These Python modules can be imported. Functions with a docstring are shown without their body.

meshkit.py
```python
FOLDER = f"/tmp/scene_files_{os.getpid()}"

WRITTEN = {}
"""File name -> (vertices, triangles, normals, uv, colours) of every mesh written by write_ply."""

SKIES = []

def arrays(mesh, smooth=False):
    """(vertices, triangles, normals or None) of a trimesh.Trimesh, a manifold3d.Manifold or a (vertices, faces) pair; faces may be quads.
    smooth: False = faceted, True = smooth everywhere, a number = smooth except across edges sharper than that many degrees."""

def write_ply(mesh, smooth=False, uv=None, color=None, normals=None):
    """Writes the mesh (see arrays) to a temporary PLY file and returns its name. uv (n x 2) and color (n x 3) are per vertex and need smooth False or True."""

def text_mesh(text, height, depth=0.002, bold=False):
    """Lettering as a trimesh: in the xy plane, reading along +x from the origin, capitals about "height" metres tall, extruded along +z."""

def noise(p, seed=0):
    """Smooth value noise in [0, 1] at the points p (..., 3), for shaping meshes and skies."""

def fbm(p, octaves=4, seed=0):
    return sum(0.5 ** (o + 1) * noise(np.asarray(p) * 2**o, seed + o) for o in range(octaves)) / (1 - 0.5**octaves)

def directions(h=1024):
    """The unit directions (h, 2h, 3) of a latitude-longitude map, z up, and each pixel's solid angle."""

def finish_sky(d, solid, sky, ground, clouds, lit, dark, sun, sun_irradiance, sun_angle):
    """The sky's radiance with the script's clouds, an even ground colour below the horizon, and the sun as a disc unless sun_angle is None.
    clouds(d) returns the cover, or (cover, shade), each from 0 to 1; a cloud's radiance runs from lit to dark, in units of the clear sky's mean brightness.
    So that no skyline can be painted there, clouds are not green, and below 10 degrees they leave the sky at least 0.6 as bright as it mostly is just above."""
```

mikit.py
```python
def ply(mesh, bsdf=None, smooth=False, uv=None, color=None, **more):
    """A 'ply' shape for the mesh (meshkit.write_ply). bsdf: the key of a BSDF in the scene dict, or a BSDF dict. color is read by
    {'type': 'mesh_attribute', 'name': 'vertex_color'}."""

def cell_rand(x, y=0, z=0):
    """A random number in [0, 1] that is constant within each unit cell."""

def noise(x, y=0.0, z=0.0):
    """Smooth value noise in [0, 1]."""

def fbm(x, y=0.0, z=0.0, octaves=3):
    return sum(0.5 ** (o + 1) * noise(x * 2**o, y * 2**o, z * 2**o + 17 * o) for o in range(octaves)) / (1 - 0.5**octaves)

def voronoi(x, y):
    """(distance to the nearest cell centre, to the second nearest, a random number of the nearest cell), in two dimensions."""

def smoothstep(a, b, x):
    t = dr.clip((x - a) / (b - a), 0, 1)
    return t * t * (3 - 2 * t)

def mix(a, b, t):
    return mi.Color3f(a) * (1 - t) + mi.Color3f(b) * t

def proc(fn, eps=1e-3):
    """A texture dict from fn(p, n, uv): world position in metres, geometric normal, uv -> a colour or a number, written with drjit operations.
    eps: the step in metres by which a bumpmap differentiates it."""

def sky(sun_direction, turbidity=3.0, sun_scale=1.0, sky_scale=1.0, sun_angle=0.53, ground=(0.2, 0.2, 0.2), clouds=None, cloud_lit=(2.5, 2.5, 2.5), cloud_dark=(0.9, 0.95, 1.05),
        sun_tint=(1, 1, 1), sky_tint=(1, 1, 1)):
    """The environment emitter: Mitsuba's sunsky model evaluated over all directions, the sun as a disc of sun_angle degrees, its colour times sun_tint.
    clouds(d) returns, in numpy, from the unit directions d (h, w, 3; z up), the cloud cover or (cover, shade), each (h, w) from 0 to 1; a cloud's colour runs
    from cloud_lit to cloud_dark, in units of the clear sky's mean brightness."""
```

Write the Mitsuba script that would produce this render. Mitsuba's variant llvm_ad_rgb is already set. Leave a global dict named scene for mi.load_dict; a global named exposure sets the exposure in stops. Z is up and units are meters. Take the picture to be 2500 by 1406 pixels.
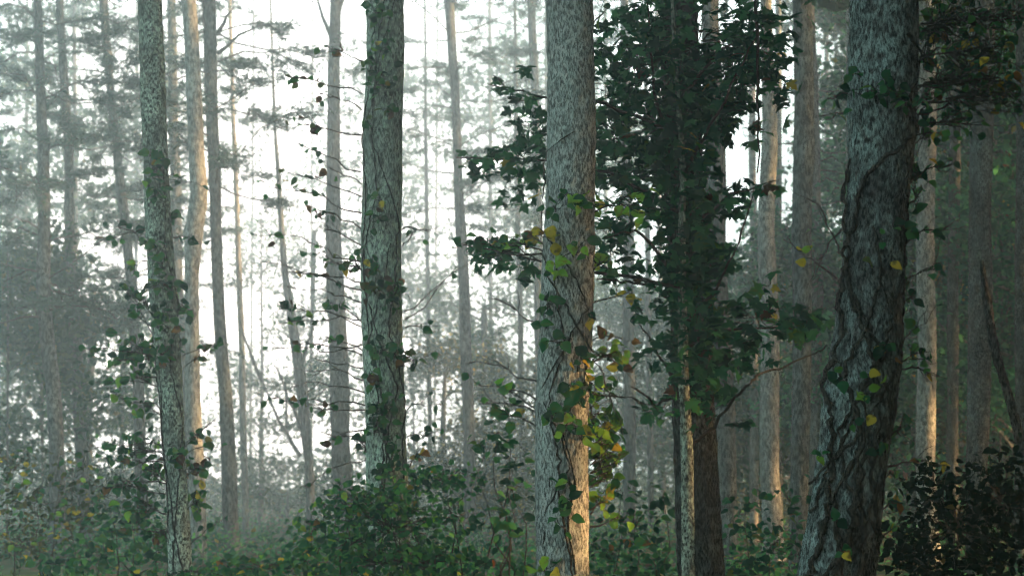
import math
import numpy as np, trimesh, drjit as dr, mitsuba as mi
import mikit, meshkit

# ------------------------------------------------------------------ camera, sky, exposure
scene, labels = {}, {}
T4 = mi.ScalarTransform4f
FPX, CX, CY, HORIZON, EYE = 4665.0, 1250.0, 703.0, 1200.0, 1.6
PITCH = math.atan((HORIZON - CY) / FPX)
FWD = np.array([0, math.cos(PITCH), math.sin(PITCH)])
UPV = np.array([0, -math.sin(PITCH), math.cos(PITCH)])
CAM = np.array([0, 0, EYE])
scene['camera'] = dict(type='thinlens', fov=2 * math.degrees(math.atan(CX / FPX)), fov_axis='x', near_clip=0.1, far_clip=2000.0,
                       aperture_radius=0.011, focus_distance=16.0,
                       to_world=T4().look_at(origin=CAM.tolist(), target=(CAM + FWD).tolist(), up=[0, 0, 1]),
                       medium={'type': 'ref', 'id': 'fog'})
SUN = np.array([0.955, -0.20, 0.27])


def fog_sky(d):
    """Even bright fog, thinnest and brightest in a broad patch ahead where the morning light comes through."""
    c = np.array([-0.137, 0.985, 0.105])
    k = d @ (c / np.linalg.norm(c))
    g = np.clip((k - 0.80) / 0.20, 0, 1)
    h = np.clip((k - 0.965) / 0.035, 0, 1)
    return np.ones(d.shape[:2]), 1 - 0.20 * g * g * (3 - 2 * g) - 0.75 * h ** 3


scene['sky'] = mikit.sky(SUN.tolist(), turbidity=3, sun_scale=1.9, sun_angle=2.5, sun_tint=(1.0, 0.89, 0.73), sky_scale=1.0,
                         clouds=fog_sky, cloud_lit=(8.6, 7.7, 7.1), cloud_dark=(0.90, 1.56, 1.63), ground=(0.04, 0.06, 0.05))
exposure = 3.85
FOG = 0.0064
S = 1.6          # spread of the trees behind the near ones
scene['fog'] = dict(type='homogeneous', albedo={'type': 'rgb', 'value': [0.925, 0.955, 0.962]}, sigma_t={'type': 'rgb', 'value': [FOG] * 3}, phase={'type': 'hg', 'g': 0.86})

rng = np.random.default_rng(11)


def P(x, y, d):
    """World point seen at photo pixel (x, y), d metres ahead."""
    v = FWD + np.array([1.0, 0, 0]) * ((x - CX) / FPX) + UPV * ((CY - y) / FPX)
    return CAM + v * (d / v[1])


def zpx(y, d):
    return P(CX, y, d)[2]


def norm(v):
    v = np.asarray(v, float)
    return v / np.maximum(np.linalg.norm(v, axis=-1, keepdims=True), 1e-9)


# ------------------------------------------------------------------ materials
def rgb(c):
    return {'type': 'rgb', 'value': [float(x) for x in c]}


def mat_bark(name, dark, mid, lichen, amount, f, sz=1.9):
    def fn(p, n, uv):
        wx = (mikit.noise(p.x * 5, p.y * 5, p.z * 4) - 0.5) * 0.06
        a = mikit.fbm(p.x * f + 3, p.y * f, p.z * f * 0.5, 4)
        b = mikit.fbm((p.x + wx) * f * 8 + 9, (p.y + wx) * f * 8, p.z * f * 2.4 + 3, 3)
        big = mikit.noise(p.x * 1.6, p.y * 1.6, p.z * 0.9 + 5)
        base = mikit.mix(dark, mid, mikit.smoothstep(0.34, 0.62, b))
        g = mikit.smoothstep(1.0 - amount - 0.2, 1.0 - amount + 0.2, a * 0.6 + big * 0.25 + 0.15 * b)
        spot = mikit.smoothstep(0.28, 0.66, mikit.fbm(p.x * f * 6, p.y * f * 6, p.z * f * sz, 3))
        fis = mikit.fbm((p.x + wx) * f * 17, (p.y - wx) * f * 17, p.z * f * 3.6, 3)
        return mikit.mix(base, lichen, g * spot) * (0.42 + 0.7 * mikit.smoothstep(0.30, 0.62, fis))
    scene[name] = dict(type='diffuse', reflectance=mikit.proc(fn))


mat_bark('bark_lichen', (0.05, 0.047, 0.043), (0.19, 0.18, 0.155), (0.68, 0.72, 0.60), 0.58, 8.0, 4.5)
mat_bark('bark_grey', (0.11, 0.107, 0.097), (0.36, 0.355, 0.31), (0.60, 0.66, 0.53), 0.57, 9.0, 3.0)
mat_bark('bark_pale', (0.15, 0.138, 0.13), (0.47, 0.435, 0.405), (0.50, 0.51, 0.46), 0.42, 9.0)
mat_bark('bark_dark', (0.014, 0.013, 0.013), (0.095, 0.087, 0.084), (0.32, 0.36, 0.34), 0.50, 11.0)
mat_bark('bark_shade', (0.018, 0.017, 0.016), (0.07, 0.065, 0.062), (0.16, 0.18, 0.165), 0.40, 9.0)  # darker bark for the right-hand trunks, their shade put into the colour
mat_bark('bark_vine', (0.012, 0.010, 0.009), (0.06, 0.048, 0.04), (0.12, 0.11, 0.09), 0.35, 12.0)
mat_bark('bark_far', (0.05, 0.05, 0.048), (0.10, 0.10, 0.095), (0.15, 0.16, 0.15), 0.40, 3.0)
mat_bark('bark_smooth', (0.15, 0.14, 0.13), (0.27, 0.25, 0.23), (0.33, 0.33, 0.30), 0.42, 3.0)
scene['wood_twig'] = dict(type='diffuse', reflectance=rgb((0.045, 0.036, 0.03)))
scene['wood_pale'] = dict(type='diffuse', reflectance=rgb((0.20, 0.17, 0.13)))


def thin(name, c, trans=1.15, rough=0.5):
    scene[name] = dict(type='principledthin', base_color=c if isinstance(c, dict) else rgb(c), roughness=rough, diff_trans=trans, spec_trans=0.0, eta=1.22)


LEAF = dict(deep=(0.004, 0.014, 0.010), dark=(0.010, 0.052, 0.030), green=(0.028, 0.125, 0.050), mid=(0.065, 0.20, 0.06), bright=(0.27, 0.50, 0.06),  # deep: thicket shade put into the colour; bright: fresh green with sunlight added
            yellow=(0.70, 0.48, 0.05), orange=(0.28, 0.12, 0.035), brown=(0.09, 0.042, 0.025), olive=(0.09, 0.12, 0.03))
LEAFWORD = dict(yellow='yellow autumn leaf', orange='orange autumn leaf', brown='brown withered leaf')
SPOT = dict(deep=(0.008, 0.022, 0.014), dark=(0.02, 0.07, 0.03), green=(0.05, 0.12, 0.03), mid=(0.10, 0.17, 0.03), bright=(0.30, 0.32, 0.04), yellow=(0.22, 0.13, 0.03), orange=(0.10, 0.05, 0.03), brown=(0.16, 0.10, 0.05), olive=(0.16, 0.09, 0.04))


def leaf_fn(c, c2):
    return lambda p, n, uv: mikit.mix(c, c2, mikit.smoothstep(.5, .75, mikit.fbm(p.x * 22, p.y * 22, p.z * 22, 2))) * (.7 + .6 * mikit.noise(p.x * 7, p.y * 7, p.z * 7))


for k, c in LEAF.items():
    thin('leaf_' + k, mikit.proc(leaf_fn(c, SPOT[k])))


def mat_mix(name, stops):
    """Leaf colour from a random number per leaf, held in uv.x."""
    def fn(p, n, uv):
        c = mi.Color3f(stops[0][1])
        for t, col in stops[1:]:
            c = dr.select(uv.x > t, mi.Color3f(col), c)
        return c * (0.75 + 0.5 * mikit.cell_rand(uv.x * 5003.0))
    thin(name, mikit.proc(fn))


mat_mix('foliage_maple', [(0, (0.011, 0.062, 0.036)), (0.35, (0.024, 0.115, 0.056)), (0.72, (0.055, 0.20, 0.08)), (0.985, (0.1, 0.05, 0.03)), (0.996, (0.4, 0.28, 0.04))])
mat_mix('foliage_deep_shade', [(0, (0.004, 0.013, 0.009)), (0.6, (0.006, 0.020, 0.012)), (0.988, (0.12, 0.08, 0.02))])  # thicket leaves near black, the shade is part of their colour
mat_mix('foliage_shrub', [(0, (0.020, 0.085, 0.042)), (0.40, (0.040, 0.16, 0.055)), (0.78, (0.095, 0.27, 0.065)), (0.98, (0.3, 0.2, 0.04))])
mat_mix('foliage_hazy', [(0, (0.016, 0.046, 0.028)), (0.45, (0.026, 0.065, 0.032)), (0.85, (0.05, 0.085, 0.032)), (0.97, (0.12, 0.10, 0.035))])
mat_mix('foliage_autumn', [(0, (0.03, 0.05, 0.025)), (0.5, (0.06, 0.07, 0.028)), (0.8, (0.14, 0.11, 0.035)), (0.94, (0.36, 0.24, 0.045))])
mat_mix('foliage_pine', [(0, (0.03, 0.06, 0.045)), (0.6, (0.04, 0.08, 0.05))])


def ground_fn(p, n, uv):
    a = mikit.fbm(p.x * 1.3, p.y * 1.3, 0.0, 4)
    b = mikit.noise(p.x * 14, p.y * 14)
    return mikit.mix(mikit.mix((0.045, 0.035, 0.025), (0.11, 0.075, 0.045), b), (0.035, 0.055, 0.025), mikit.smoothstep(0.45, 0.62, a))


scene['litter'] = dict(type='diffuse', reflectance=mikit.proc(ground_fn))

# ------------------------------------------------------------------ mesh helpers
COUNT = {}


def numbered(key):
    n = COUNT.get(key, 0)
    COUNT[key] = n + 1
    return key if n == 0 else f'{key}_{n:03d}'


def thing(name, label, cat, group=None, kind=None):
    key = numbered(name)
    labels[key] = dict(label=label, category=cat)
    if group:
        labels[key]['group'] = group
    if kind:
        labels[key]['kind'] = kind
    return key


def part(parent, name, mesh, bsdf, smooth=False, uv=None, label=None, kind=None):
    key = numbered(parent + '__' + name)
    scene[key] = mikit.ply(mesh, bsdf, smooth=smooth, uv=uv)
    if label or kind:
        labels[key] = {k: v for k, v in (('label', label), ('kind', kind)) if v}
    return key


def tube(pts, radii, sides=5):
    p = np.asarray(pts, float)
    r = np.broadcast_to(np.asarray(radii, float), (len(p),))
    t = norm(np.gradient(p, axis=0))
    ref = np.array([0.31, 0.17, 0.93]) if abs(t.mean(0)[2]) < 0.8 else np.array([0.95, 0.3, 0.1])
    a = norm(np.cross(t, ref))
    b = np.cross(t, a)
    g = np.arange(sides) * 2 * np.pi / sides
    v = p[:, None] + r[:, None, None] * (np.cos(g)[None, :, None] * a[:, None] + np.sin(g)[None, :, None] * b[:, None])
    i, j = np.meshgrid(np.arange(len(p) - 1), np.arange(sides), indexing='ij')
    q = np.stack([i * sides + j, (i + 1) * sides + j, (i + 1) * sides + (j + 1) % sides, i * sides + (j + 1) % sides], -1).reshape(-1, 4)
    f = np.vstack([q[:, [0, 2, 1]], q[:, [0, 3, 2]]])
    v = v.reshape(-1, 3)
    n = len(v)
    v = np.vstack([v, p[-1:]])
    k = np.arange(sides)
    f = np.vstack([f, np.stack([n - sides + k, n - sides + (k + 1) % sides, np.full(sides, n)], 1)])
    return v, f


def join(meshes):
    vs, fs, at = [], [], 0
    for v, f in meshes:
        vs.append(v)
        fs.append(f + at)
        at += len(v)
    return np.vstack(vs), np.vstack(fs)


def bend(a, b, n=7, wob=0.06, sag=0.0, rg=None):
    """A slightly crooked polyline from a to b."""
    rg = rg or rng
    a, b = np.asarray(a, float), np.asarray(b, float)
    L = np.linalg.norm(b - a)
    t = np.linspace(0, 1, n)[:, None]
    off = np.cumsum(rg.normal(size=(n, 3)), 0)
    off -= off[0] + (off[-1] - off[0]) * t
    p = a + (b - a) * t + off * wob * L / math.sqrt(n)
    p[:, 2] -= sag * L * 4 * (t * (1 - t))[:, 0]
    return p


# leaf templates, base at the origin, tip at +y, lying in xy, unit length
def leaf_ovate(width=0.36, wave=0.0):
    t = np.array([0, .12, .3, .5, .7, .86, 1.0])
    w = np.array([.0, .24, .36, .35, .23, .1, 0]) * width / 0.36
    drop = -0.28 * t ** 2
    mid = np.stack([t * 0, t, drop], 1)
    L = np.stack([-w, t + 0.03, drop + 0.30 * w + wave * np.sin(t * 9)], 1)[1:-1]
    R = np.stack([w, t + 0.03, drop + 0.30 * w - wave * np.sin(t * 9)], 1)[1:-1]
    v = np.vstack([mid, L, R])
    f = []
    for s, o in ((0, 7), (1, 12)):
        tr = [(0, 1, o)]
        for k in range(4):
            tr += [(k + 1, k + 2, o + k + 1), (k + 1, o + k + 1, o + k)]
        tr += [(5, 6, o + 4)]
        f += [x if s == 0 else x[::-1] for x in tr]
    return v, np.array(f)


def leaf_maple():
    h = [(0.0, 0.02), (.16, -.06), (.40, -.08), (.33, .10), (.50, .20), (.66, .40), (.44, .38), (.22, .42), (.30, .62), (.15, .72), (0, 1.0)]
    pts = h + [(-x, y) for x, y in h[-2:0:-1]]
    v = np.array([(0, .28)] + pts)
    n = len(pts)
    rr = np.hypot(v[:, 0], v[:, 1] - .28)
    v = np.column_stack([v, -0.32 * rr ** 2 + 0.08 * np.abs(v[:, 0])])
    return v, np.array([(0, 1 + k, 1 + (k + 1) % n) for k in range(n)])


def leaf_diamond(w=0.33):
    return np.array([[0, 0, 0], [-w, .45, .06], [w, .45, .06], [0, 1, -.1]]), np.array([[0, 2, 1], [1, 2, 3]])


def leaf_hex():
    return np.array([[0, 0, 0], [-.3, .3, .05], [.3, .3, .05], [-.27, .65, 0], [.27, .65, 0], [0, 1, -.15]]), np.array([[0, 2, 1], [1, 2, 4], [1, 4, 3], [3, 4, 5]])


OVATE, OVATE2, MAPLE, DIAMOND, NEEDLE, HEX = leaf_ovate(), leaf_ovate(0.42, 0.05), leaf_maple(), leaf_diamond(), leaf_diamond(0.13), leaf_hex()


def frames(nrm, tip):
    z = norm(nrm)
    y = norm(tip - (tip * z).sum(-1, keepdims=True) * z)
    return np.stack([np.cross(y, z), y, z], -1)  # columns x y z


def scatter(tmpl, pos, nrm, tip, size, rg=None):
    rg = rg or rng
    tv, tf = tmpl
    M = frames(nrm, tip) * np.asarray(size)[:, None, None]
    v = np.einsum('nij,kj->nki', M, tv) + pos[:, None]
    n = len(pos)
    f = tf[None] + (np.arange(n) * len(tv))[:, None, None]
    u = np.repeat(rg.random(n), len(tv))
    return (v.reshape(-1, 3), f.reshape(-1, 3)), np.stack([u, u * 0], 1)


PLY = {}


def leaf_part(parent, tmpl, tname, col, pos, nrm, tip, size):
    key = numbered(parent + '__leaf')
    k = (tname, col)
    if k not in PLY:
        PLY[k] = mikit.ply(tmpl, 'leaf_' + col, smooth=True)
    M = np.eye(4)
    M[:3, :3] = frames(nrm[None], tip[None])[0] * size
    M[:3, 3] = pos
    scene[key] = {**PLY[k], 'to_world': T4(M.tolist())}
    if col in LEAFWORD:
        labels[key] = {'label': LEAFWORD[col]}


def pick(pal, rg):
    ks = list(pal)
    w = np.array([pal[k] for k in ks], float)
    return ks[rg.choice(len(ks), p=w / w.sum())]


GREENS = dict(dark=4, green=5, mid=2)
VINE = dict(green=6, mid=4, bright=.8, dark=3, yellow=.25, orange=.2, brown=.5)
BROWNY = dict(brown=2.6, green=3, mid=2, orange=.7, olive=2.4, yellow=.2)
SUNNY = dict(bright=8, mid=3, green=.7, yellow=.35)


def leaf_dirs(n, rg, out=(0, -0.5, 0.55), spread=0.55, droop=0.35):
    nrm = norm(np.asarray(out) + rg.normal(size=(n, 3)) * spread)
    tip = rg.normal(size=(n, 3)) * [1, 1, .5] - [0, 0, droop]
    return nrm, tip


def plant_leaves(parent, pos, nrm, tip, size, tmpl, tname, pal, nparts, mixmat, rg):
    """The nparts nearest leaves are parts of their own, the rest one mesh."""
    d = np.linalg.norm(pos - CAM, axis=1) / size
    order = np.argsort(d)
    for i in order[:nparts]:
        leaf_part(parent, tmpl, tname, pick(pal, rg), pos[i], nrm[i], tip[i], size[i])
    rest = order[nparts:]
    if len(rest):
        m, uv = scatter(tmpl, pos[rest], nrm[rest], tip[rest], size[rest], rg)
        part(parent, 'foliage', m, mixmat, smooth=True, uv=uv, kind='stuff')


# ------------------------------------------------------------------ trunks
class Trunk:
    """Axis and radius from rows (y, left x, right x) in the photograph at depth d, carried on to the ground and up to top_z."""
    def __init__(self, rows, d, top_z=15.0, base_z=-0.1, taper=0.4, flare=1.35, lean=0.0):
        rows = sorted(rows, key=lambda r: -r[0])
        pts, rad = [], []
        for y, a, b in rows:
            p = P((a + b) / 2, y, d)
            pts.append(p)
            rad.append((b - a) / 2 / FPX * d)
        pts, rad = np.array(pts), np.array(rad)
        z = pts[:, 2]
        k = min(2, len(z) - 1)
        s0 = (pts[k, :2] - pts[0, :2]) / (z[k] - z[0])
        s1 = (pts[-1, :2] - pts[-1 - k, :2]) / (z[-1] - z[-1 - k])
        if z[0] > base_z + 0.05:
            q = pts[0].copy(); q[:2] += s0 * (base_z - z[0]); q[2] = base_z
            h = z[0] - base_z
            ks = [0.0, 0.35 / max(h, .5)] if h > 0.5 else [0.0]
            add = [q + (pts[0] - q) * t for t in ks]
            ar = [rad[0] * flare, rad[0] * (1 + .35 * (flare - 1))][:len(ks)]
            pts, rad = np.vstack([add, pts]), np.concatenate([ar, rad])
        if pts[-1, 2] < top_z:
            q = pts[-1].copy(); q[:2] += s1 * 0.6 * (top_z - q[2]); q[2] = top_z
            pts, rad = np.vstack([pts, q]), np.append(rad, rad[-1] * taper)
        pts[:, 1] += lean * (pts[:, 2] - 2)
        self.z, self.p, self.r, self.d = pts[:, 2], pts, rad, d

    def at(self, z):
        z = np.asarray(z, float)
        c = np.stack([np.interp(z, self.z, self.p[:, 0]), np.interp(z, self.z, self.p[:, 1]), z], -1)
        return c, np.interp(z, self.z, self.r)

    def surf(self, y, u, lift=0.0):
        """Point on the bark at photo row y, u from -1 (left edge) to 1 (right edge), on the camera's side."""
        c, r = self.at(zpx(np.asarray(y, float), self.d) if np.ndim(y) == 0 else np.array([zpx(v, self.d) for v in y]))
        u = np.asarray(u, float)
        o = np.stack([u, -np.sqrt(np.maximum(0, 1 - u * u)), u * 0], -1)
        return c + o * (r + lift)[..., None] if np.ndim(r) else c + o * (r + lift)

    def mesh(self, sides, dz, amp=0.0, seed=0, zmax_fine=7.0):
        zf = np.arange(self.z[0], min(zmax_fine, self.z[-1]), dz)
        zc = np.linspace(zf[-1] + dz, self.z[-1], 12) if self.z[-1] > zf[-1] + dz * 1.5 else np.array([self.z[-1]])
        z = np.concatenate([zf, zc])
        c, r = self.at(z)
        ker = max(3, int(0.5 / dz) | 1)
        if len(zf) > ker * 2:
            pad = ker // 2
            sm = lambda a: np.convolve(np.pad(a, pad, mode='edge'), np.ones(ker) / ker, 'valid')
            c[:, 0], c[:, 1], r = sm(c[:, 0]), sm(c[:, 1]), sm(r)
            c[:, 0] += .10 * r * np.sin(z * 1.1 + seed) ; 
        g = np.arange(sides) * 2 * np.pi / sides
        R = np.broadcast_to(r[:, None], (len(z), sides)).copy()
        ca, sa = np.cos(g), np.sin(g)
        if amp:
            Z = np.broadcast_to(z[:, None], R.shape)
            X, Y = R * ca[None], R * sa[None]
            q = np.stack([X, Y, Z], -1)
            low = meshkit.fbm(np.stack([X * 3.2, Y * 3.2, Z * .9], -1), 2, seed) - .5
            warp = (meshkit.noise(q * [9, 9, 5], seed + 3) - .5)[..., None] * 0.05
            ridge = np.abs(meshkit.fbm(np.stack([X * 21, Y * 21, Z * 7.5], -1) + warp * 17, 3, seed + 7) - .5) * 2
            fine = meshkit.fbm(q * [52, 52, 34], 2, seed + 9) - .5
            R += low * .22 * r[:, None] + amp * (np.minimum(ridge, .5) * 2.6 - .8) + amp * .9 * fine
        v = c[:, None] + np.stack([R * ca, R * sa, R * 0], -1)
        i, j = np.meshgrid(np.arange(len(z) - 1), np.arange(sides), indexing='ij')
        q = np.stack([i * sides + j, i * sides + (j + 1) % sides, (i + 1) * sides + (j + 1) % sides, (i + 1) * sides + j], -1).reshape(-1, 4)
        return v.reshape(-1, 3), np.vstack([q[:, [0, 1, 2]], q[:, [0, 2, 3]]])


# ------------------------------------------------------------------ crowns
def limb(a, dirv, L, r, rg, depth=2, up=0.15, out=None, tips=None, wob=0.12):
    """A branching limb: returns tube meshes, appends twig points to tips."""
    out = [] if out is None else out
    dirv = norm(dirv)
    b = a + dirv * L + np.array([0, 0, up * L])
    n = 6 if depth > 0 else 4
    p = bend(a, b, n, wob, 0, rg)
    out.append(tube(p, np.linspace(r, r * .35, n), 5 if depth > 1 else 4 if depth else 3))
    if depth == 0:
        tips.extend(p[1:])
        return out
    for t in rg.uniform(.3, 1.0, 4 if depth > 1 else 4):
        q = p[0] + (p[-1] - p[0]) * t if t > .98 else np.array([np.interp(t * (n - 1), np.arange(n), p[:, k]) for k in range(3)])
        nd = norm(dirv + rg.normal(size=3) * [.75, .75, .4])
        limb(q, nd, L * rg.uniform(.35, .6), r * (1 - .6 * t) * .55, rg, depth - 1, up, out, tips, wob)
    return out


def cloud(tips, per, spread, size, rg, flat=0.6, jit=0.35):
    t = np.array(tips)
    pos = np.repeat(t, per, 0) + rg.normal(size=(len(t) * per, 3)) * [spread, spread, spread * flat]
    n = len(pos)
    nrm = norm(rg.normal(size=(n, 3)) * .6 + [0, 0, .7])
    tip = rg.normal(size=(n, 3)) - [0, 0, .3]
    return pos, nrm, tip, size * rg.uniform(1 - jit, 1 + jit, n)


def crown_deciduous(key, tr, z0, z1, nb, L, per, size, mat, rg, spread=.28, wood='bark_far', tmpl=None, az=None, aside=False):
    tips = []
    for i in range(nb):
        z = rg.uniform(z0, z1) if nb > 1 else z0
        c, r = tr.at(z)
        a = rg.uniform(0, 2 * np.pi) if az is None else rg.uniform(*az)
        k = 1 - .45 * (z - z0) / max(z1 - z0, .1)
        out = limb(c, [math.cos(a), math.sin(a), rg.uniform(.1, .6)], L * k * rg.uniform(.7, 1.15), max(min(float(r) * .45, .06), .012), rg, 2, .1, None, tips)
        part(key, 'branch', join(out), wood)
    if per:
        pos, nrm, tip, s = cloud(tips, per, spread, size, rg)
        if aside:   # added shade tree: leaves falling inside the view are left out
            ok = (np.abs(pos[:, 0]) > .275 * np.maximum(pos[:, 1], 0) + .5) | (pos[:, 2] > EYE + .27 * np.maximum(pos[:, 1], 0) + .6)
            pos, nrm, tip, s = pos[ok], nrm[ok], tip[ok], s[ok]
        m, uv = scatter(tmpl or DIAMOND, pos, nrm, tip, s, rg)
        part(key, 'foliage', m, mat, uv=uv, kind='stuff')


def crown_pine(key, tr, z0, z1, step, L, rg, dens=1.0, dead_below=None, size=.125):
    pos, nd = [], []
    z0, z1, step, L, size = up(z0), up(z1), step * S, L * S, size * S
    z = z0
    while z < z1:
        nbr = rg.integers(3, 6)
        a0 = rg.uniform(0, 6.28)
        for i in range(nbr):
            a = a0 + i * 6.283 / nbr + rg.normal() * .3
            zz = z + rg.normal() * .12
            c, r = tr.at(zz)
            ll = L * rg.uniform(.55, 1.15) * (1 - .3 * (zz - z0) / (z1 - z0 + 3))
            d = np.array([math.cos(a), math.sin(a), rg.uniform(-.3, .3)])
            p = bend(c, c + d * ll, 7, .16, -.06, rg)
            out = [tube(p, np.linspace(.03, .008, 7), 4)]
            dead = dead_below is not None and zz < dead_below
            for t in rg.uniform(.3, 1, 8 if not dead else 5):
                q = np.array([np.interp(t * 6, np.arange(7), p[:, k]) for k in range(3)])
                sd = norm(d + rg.normal(size=3) * [.8, .8, .18])
                e = q + sd * rg.uniform(.25, .75) * (.7 + .25 * ll)
                w = bend(q, e, 4, .1, 0, rg)
                out.append(tube(w, [.010, .008, .006, .004], 3))
                if not dead:
                    m = int(48 * dens)
                    tt = rg.uniform(.15, 1.05, m)[:, None]
                    pos.append(q + (e - q) * tt + rg.normal(size=(m, 3)) * [.1, .1, .05])
                    nd.append(norm(sd + rg.normal(size=(m, 3)) * [.8, .8, .35] + [0, 0, .12]))
            part(key, 'branch', join(out), 'wood_twig')
        z += step * rg.uniform(.7, 1.3)
    if pos:
        pos, nd = np.vstack(pos), np.vstack(nd)
        n = len(pos)
        nrm = norm(rg.normal(size=(n, 3)) * .45 + [0, 0, 1])
        m, uv = scatter(NEEDLE, pos, nrm, nd, size * rg.uniform(.7, 1.3, n), rg)
        part(key, 'foliage', m, 'foliage_pine', uv=uv, kind='stuff')


# ------------------------------------------------------------------ the setting

gx = np.concatenate([np.linspace(-130, -20, 30)[:-1], np.linspace(-20, 20, 120), np.linspace(20, 130, 30)[1:]])
gy = np.concatenate([np.linspace(-40, 6, 20)[:-1], np.linspace(6, 60, 120), np.linspace(60, 183, 40)[1:]])
GX, GY = np.meshgrid(gx, gy, indexing='ij')


def ground_z(x, y):
    q = np.stack([np.asarray(x) * .22, np.asarray(y) * .22, np.zeros_like(np.asarray(x, float))], -1)
    return (meshkit.fbm(q, 3, 4) - .5) * .5 - 0.05


GZ = ground_z(GX, GY)
i, j = np.meshgrid(np.arange(len(gx) - 1), np.arange(len(gy) - 1), indexing='ij')
w = len(gy)
scene['ground'] = mikit.ply((np.stack([GX, GY, GZ], -1).reshape(-1, 3), np.stack([i * w + j, (i + 1) * w + j, (i + 1) * w + j + 1, i * w + j + 1], -1).reshape(-1, 4)), 'litter', smooth=True)
labels['ground'] = dict(label='dark forest floor covered in leaf litter between the trees', category='ground', kind='structure')

# ------------------------------------------------------------------ the five near trunks
NEAR = {}


def near_tree(tag, rows, d, bark, label, sides, amp, seed, top=15.0, lean=0.0, crown=(8.5, 14.5, 9, 3.0, 7)):
    key = thing('tree', label, 'tree')
    tr = Trunk(rows, d, top, lean=lean)
    part(key, 'trunk', tr.mesh(sides, .018, amp, seed), bark, smooth=True)
    if crown:
        crown_deciduous(key, tr, crown[0], crown[1], crown[2], crown[3], crown[4], .22, 'foliage_hazy', np.random.default_rng(seed + 50), spread=.35, tmpl=DIAMOND)
    NEAR[tag] = (key, tr)
    return key, tr


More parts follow.
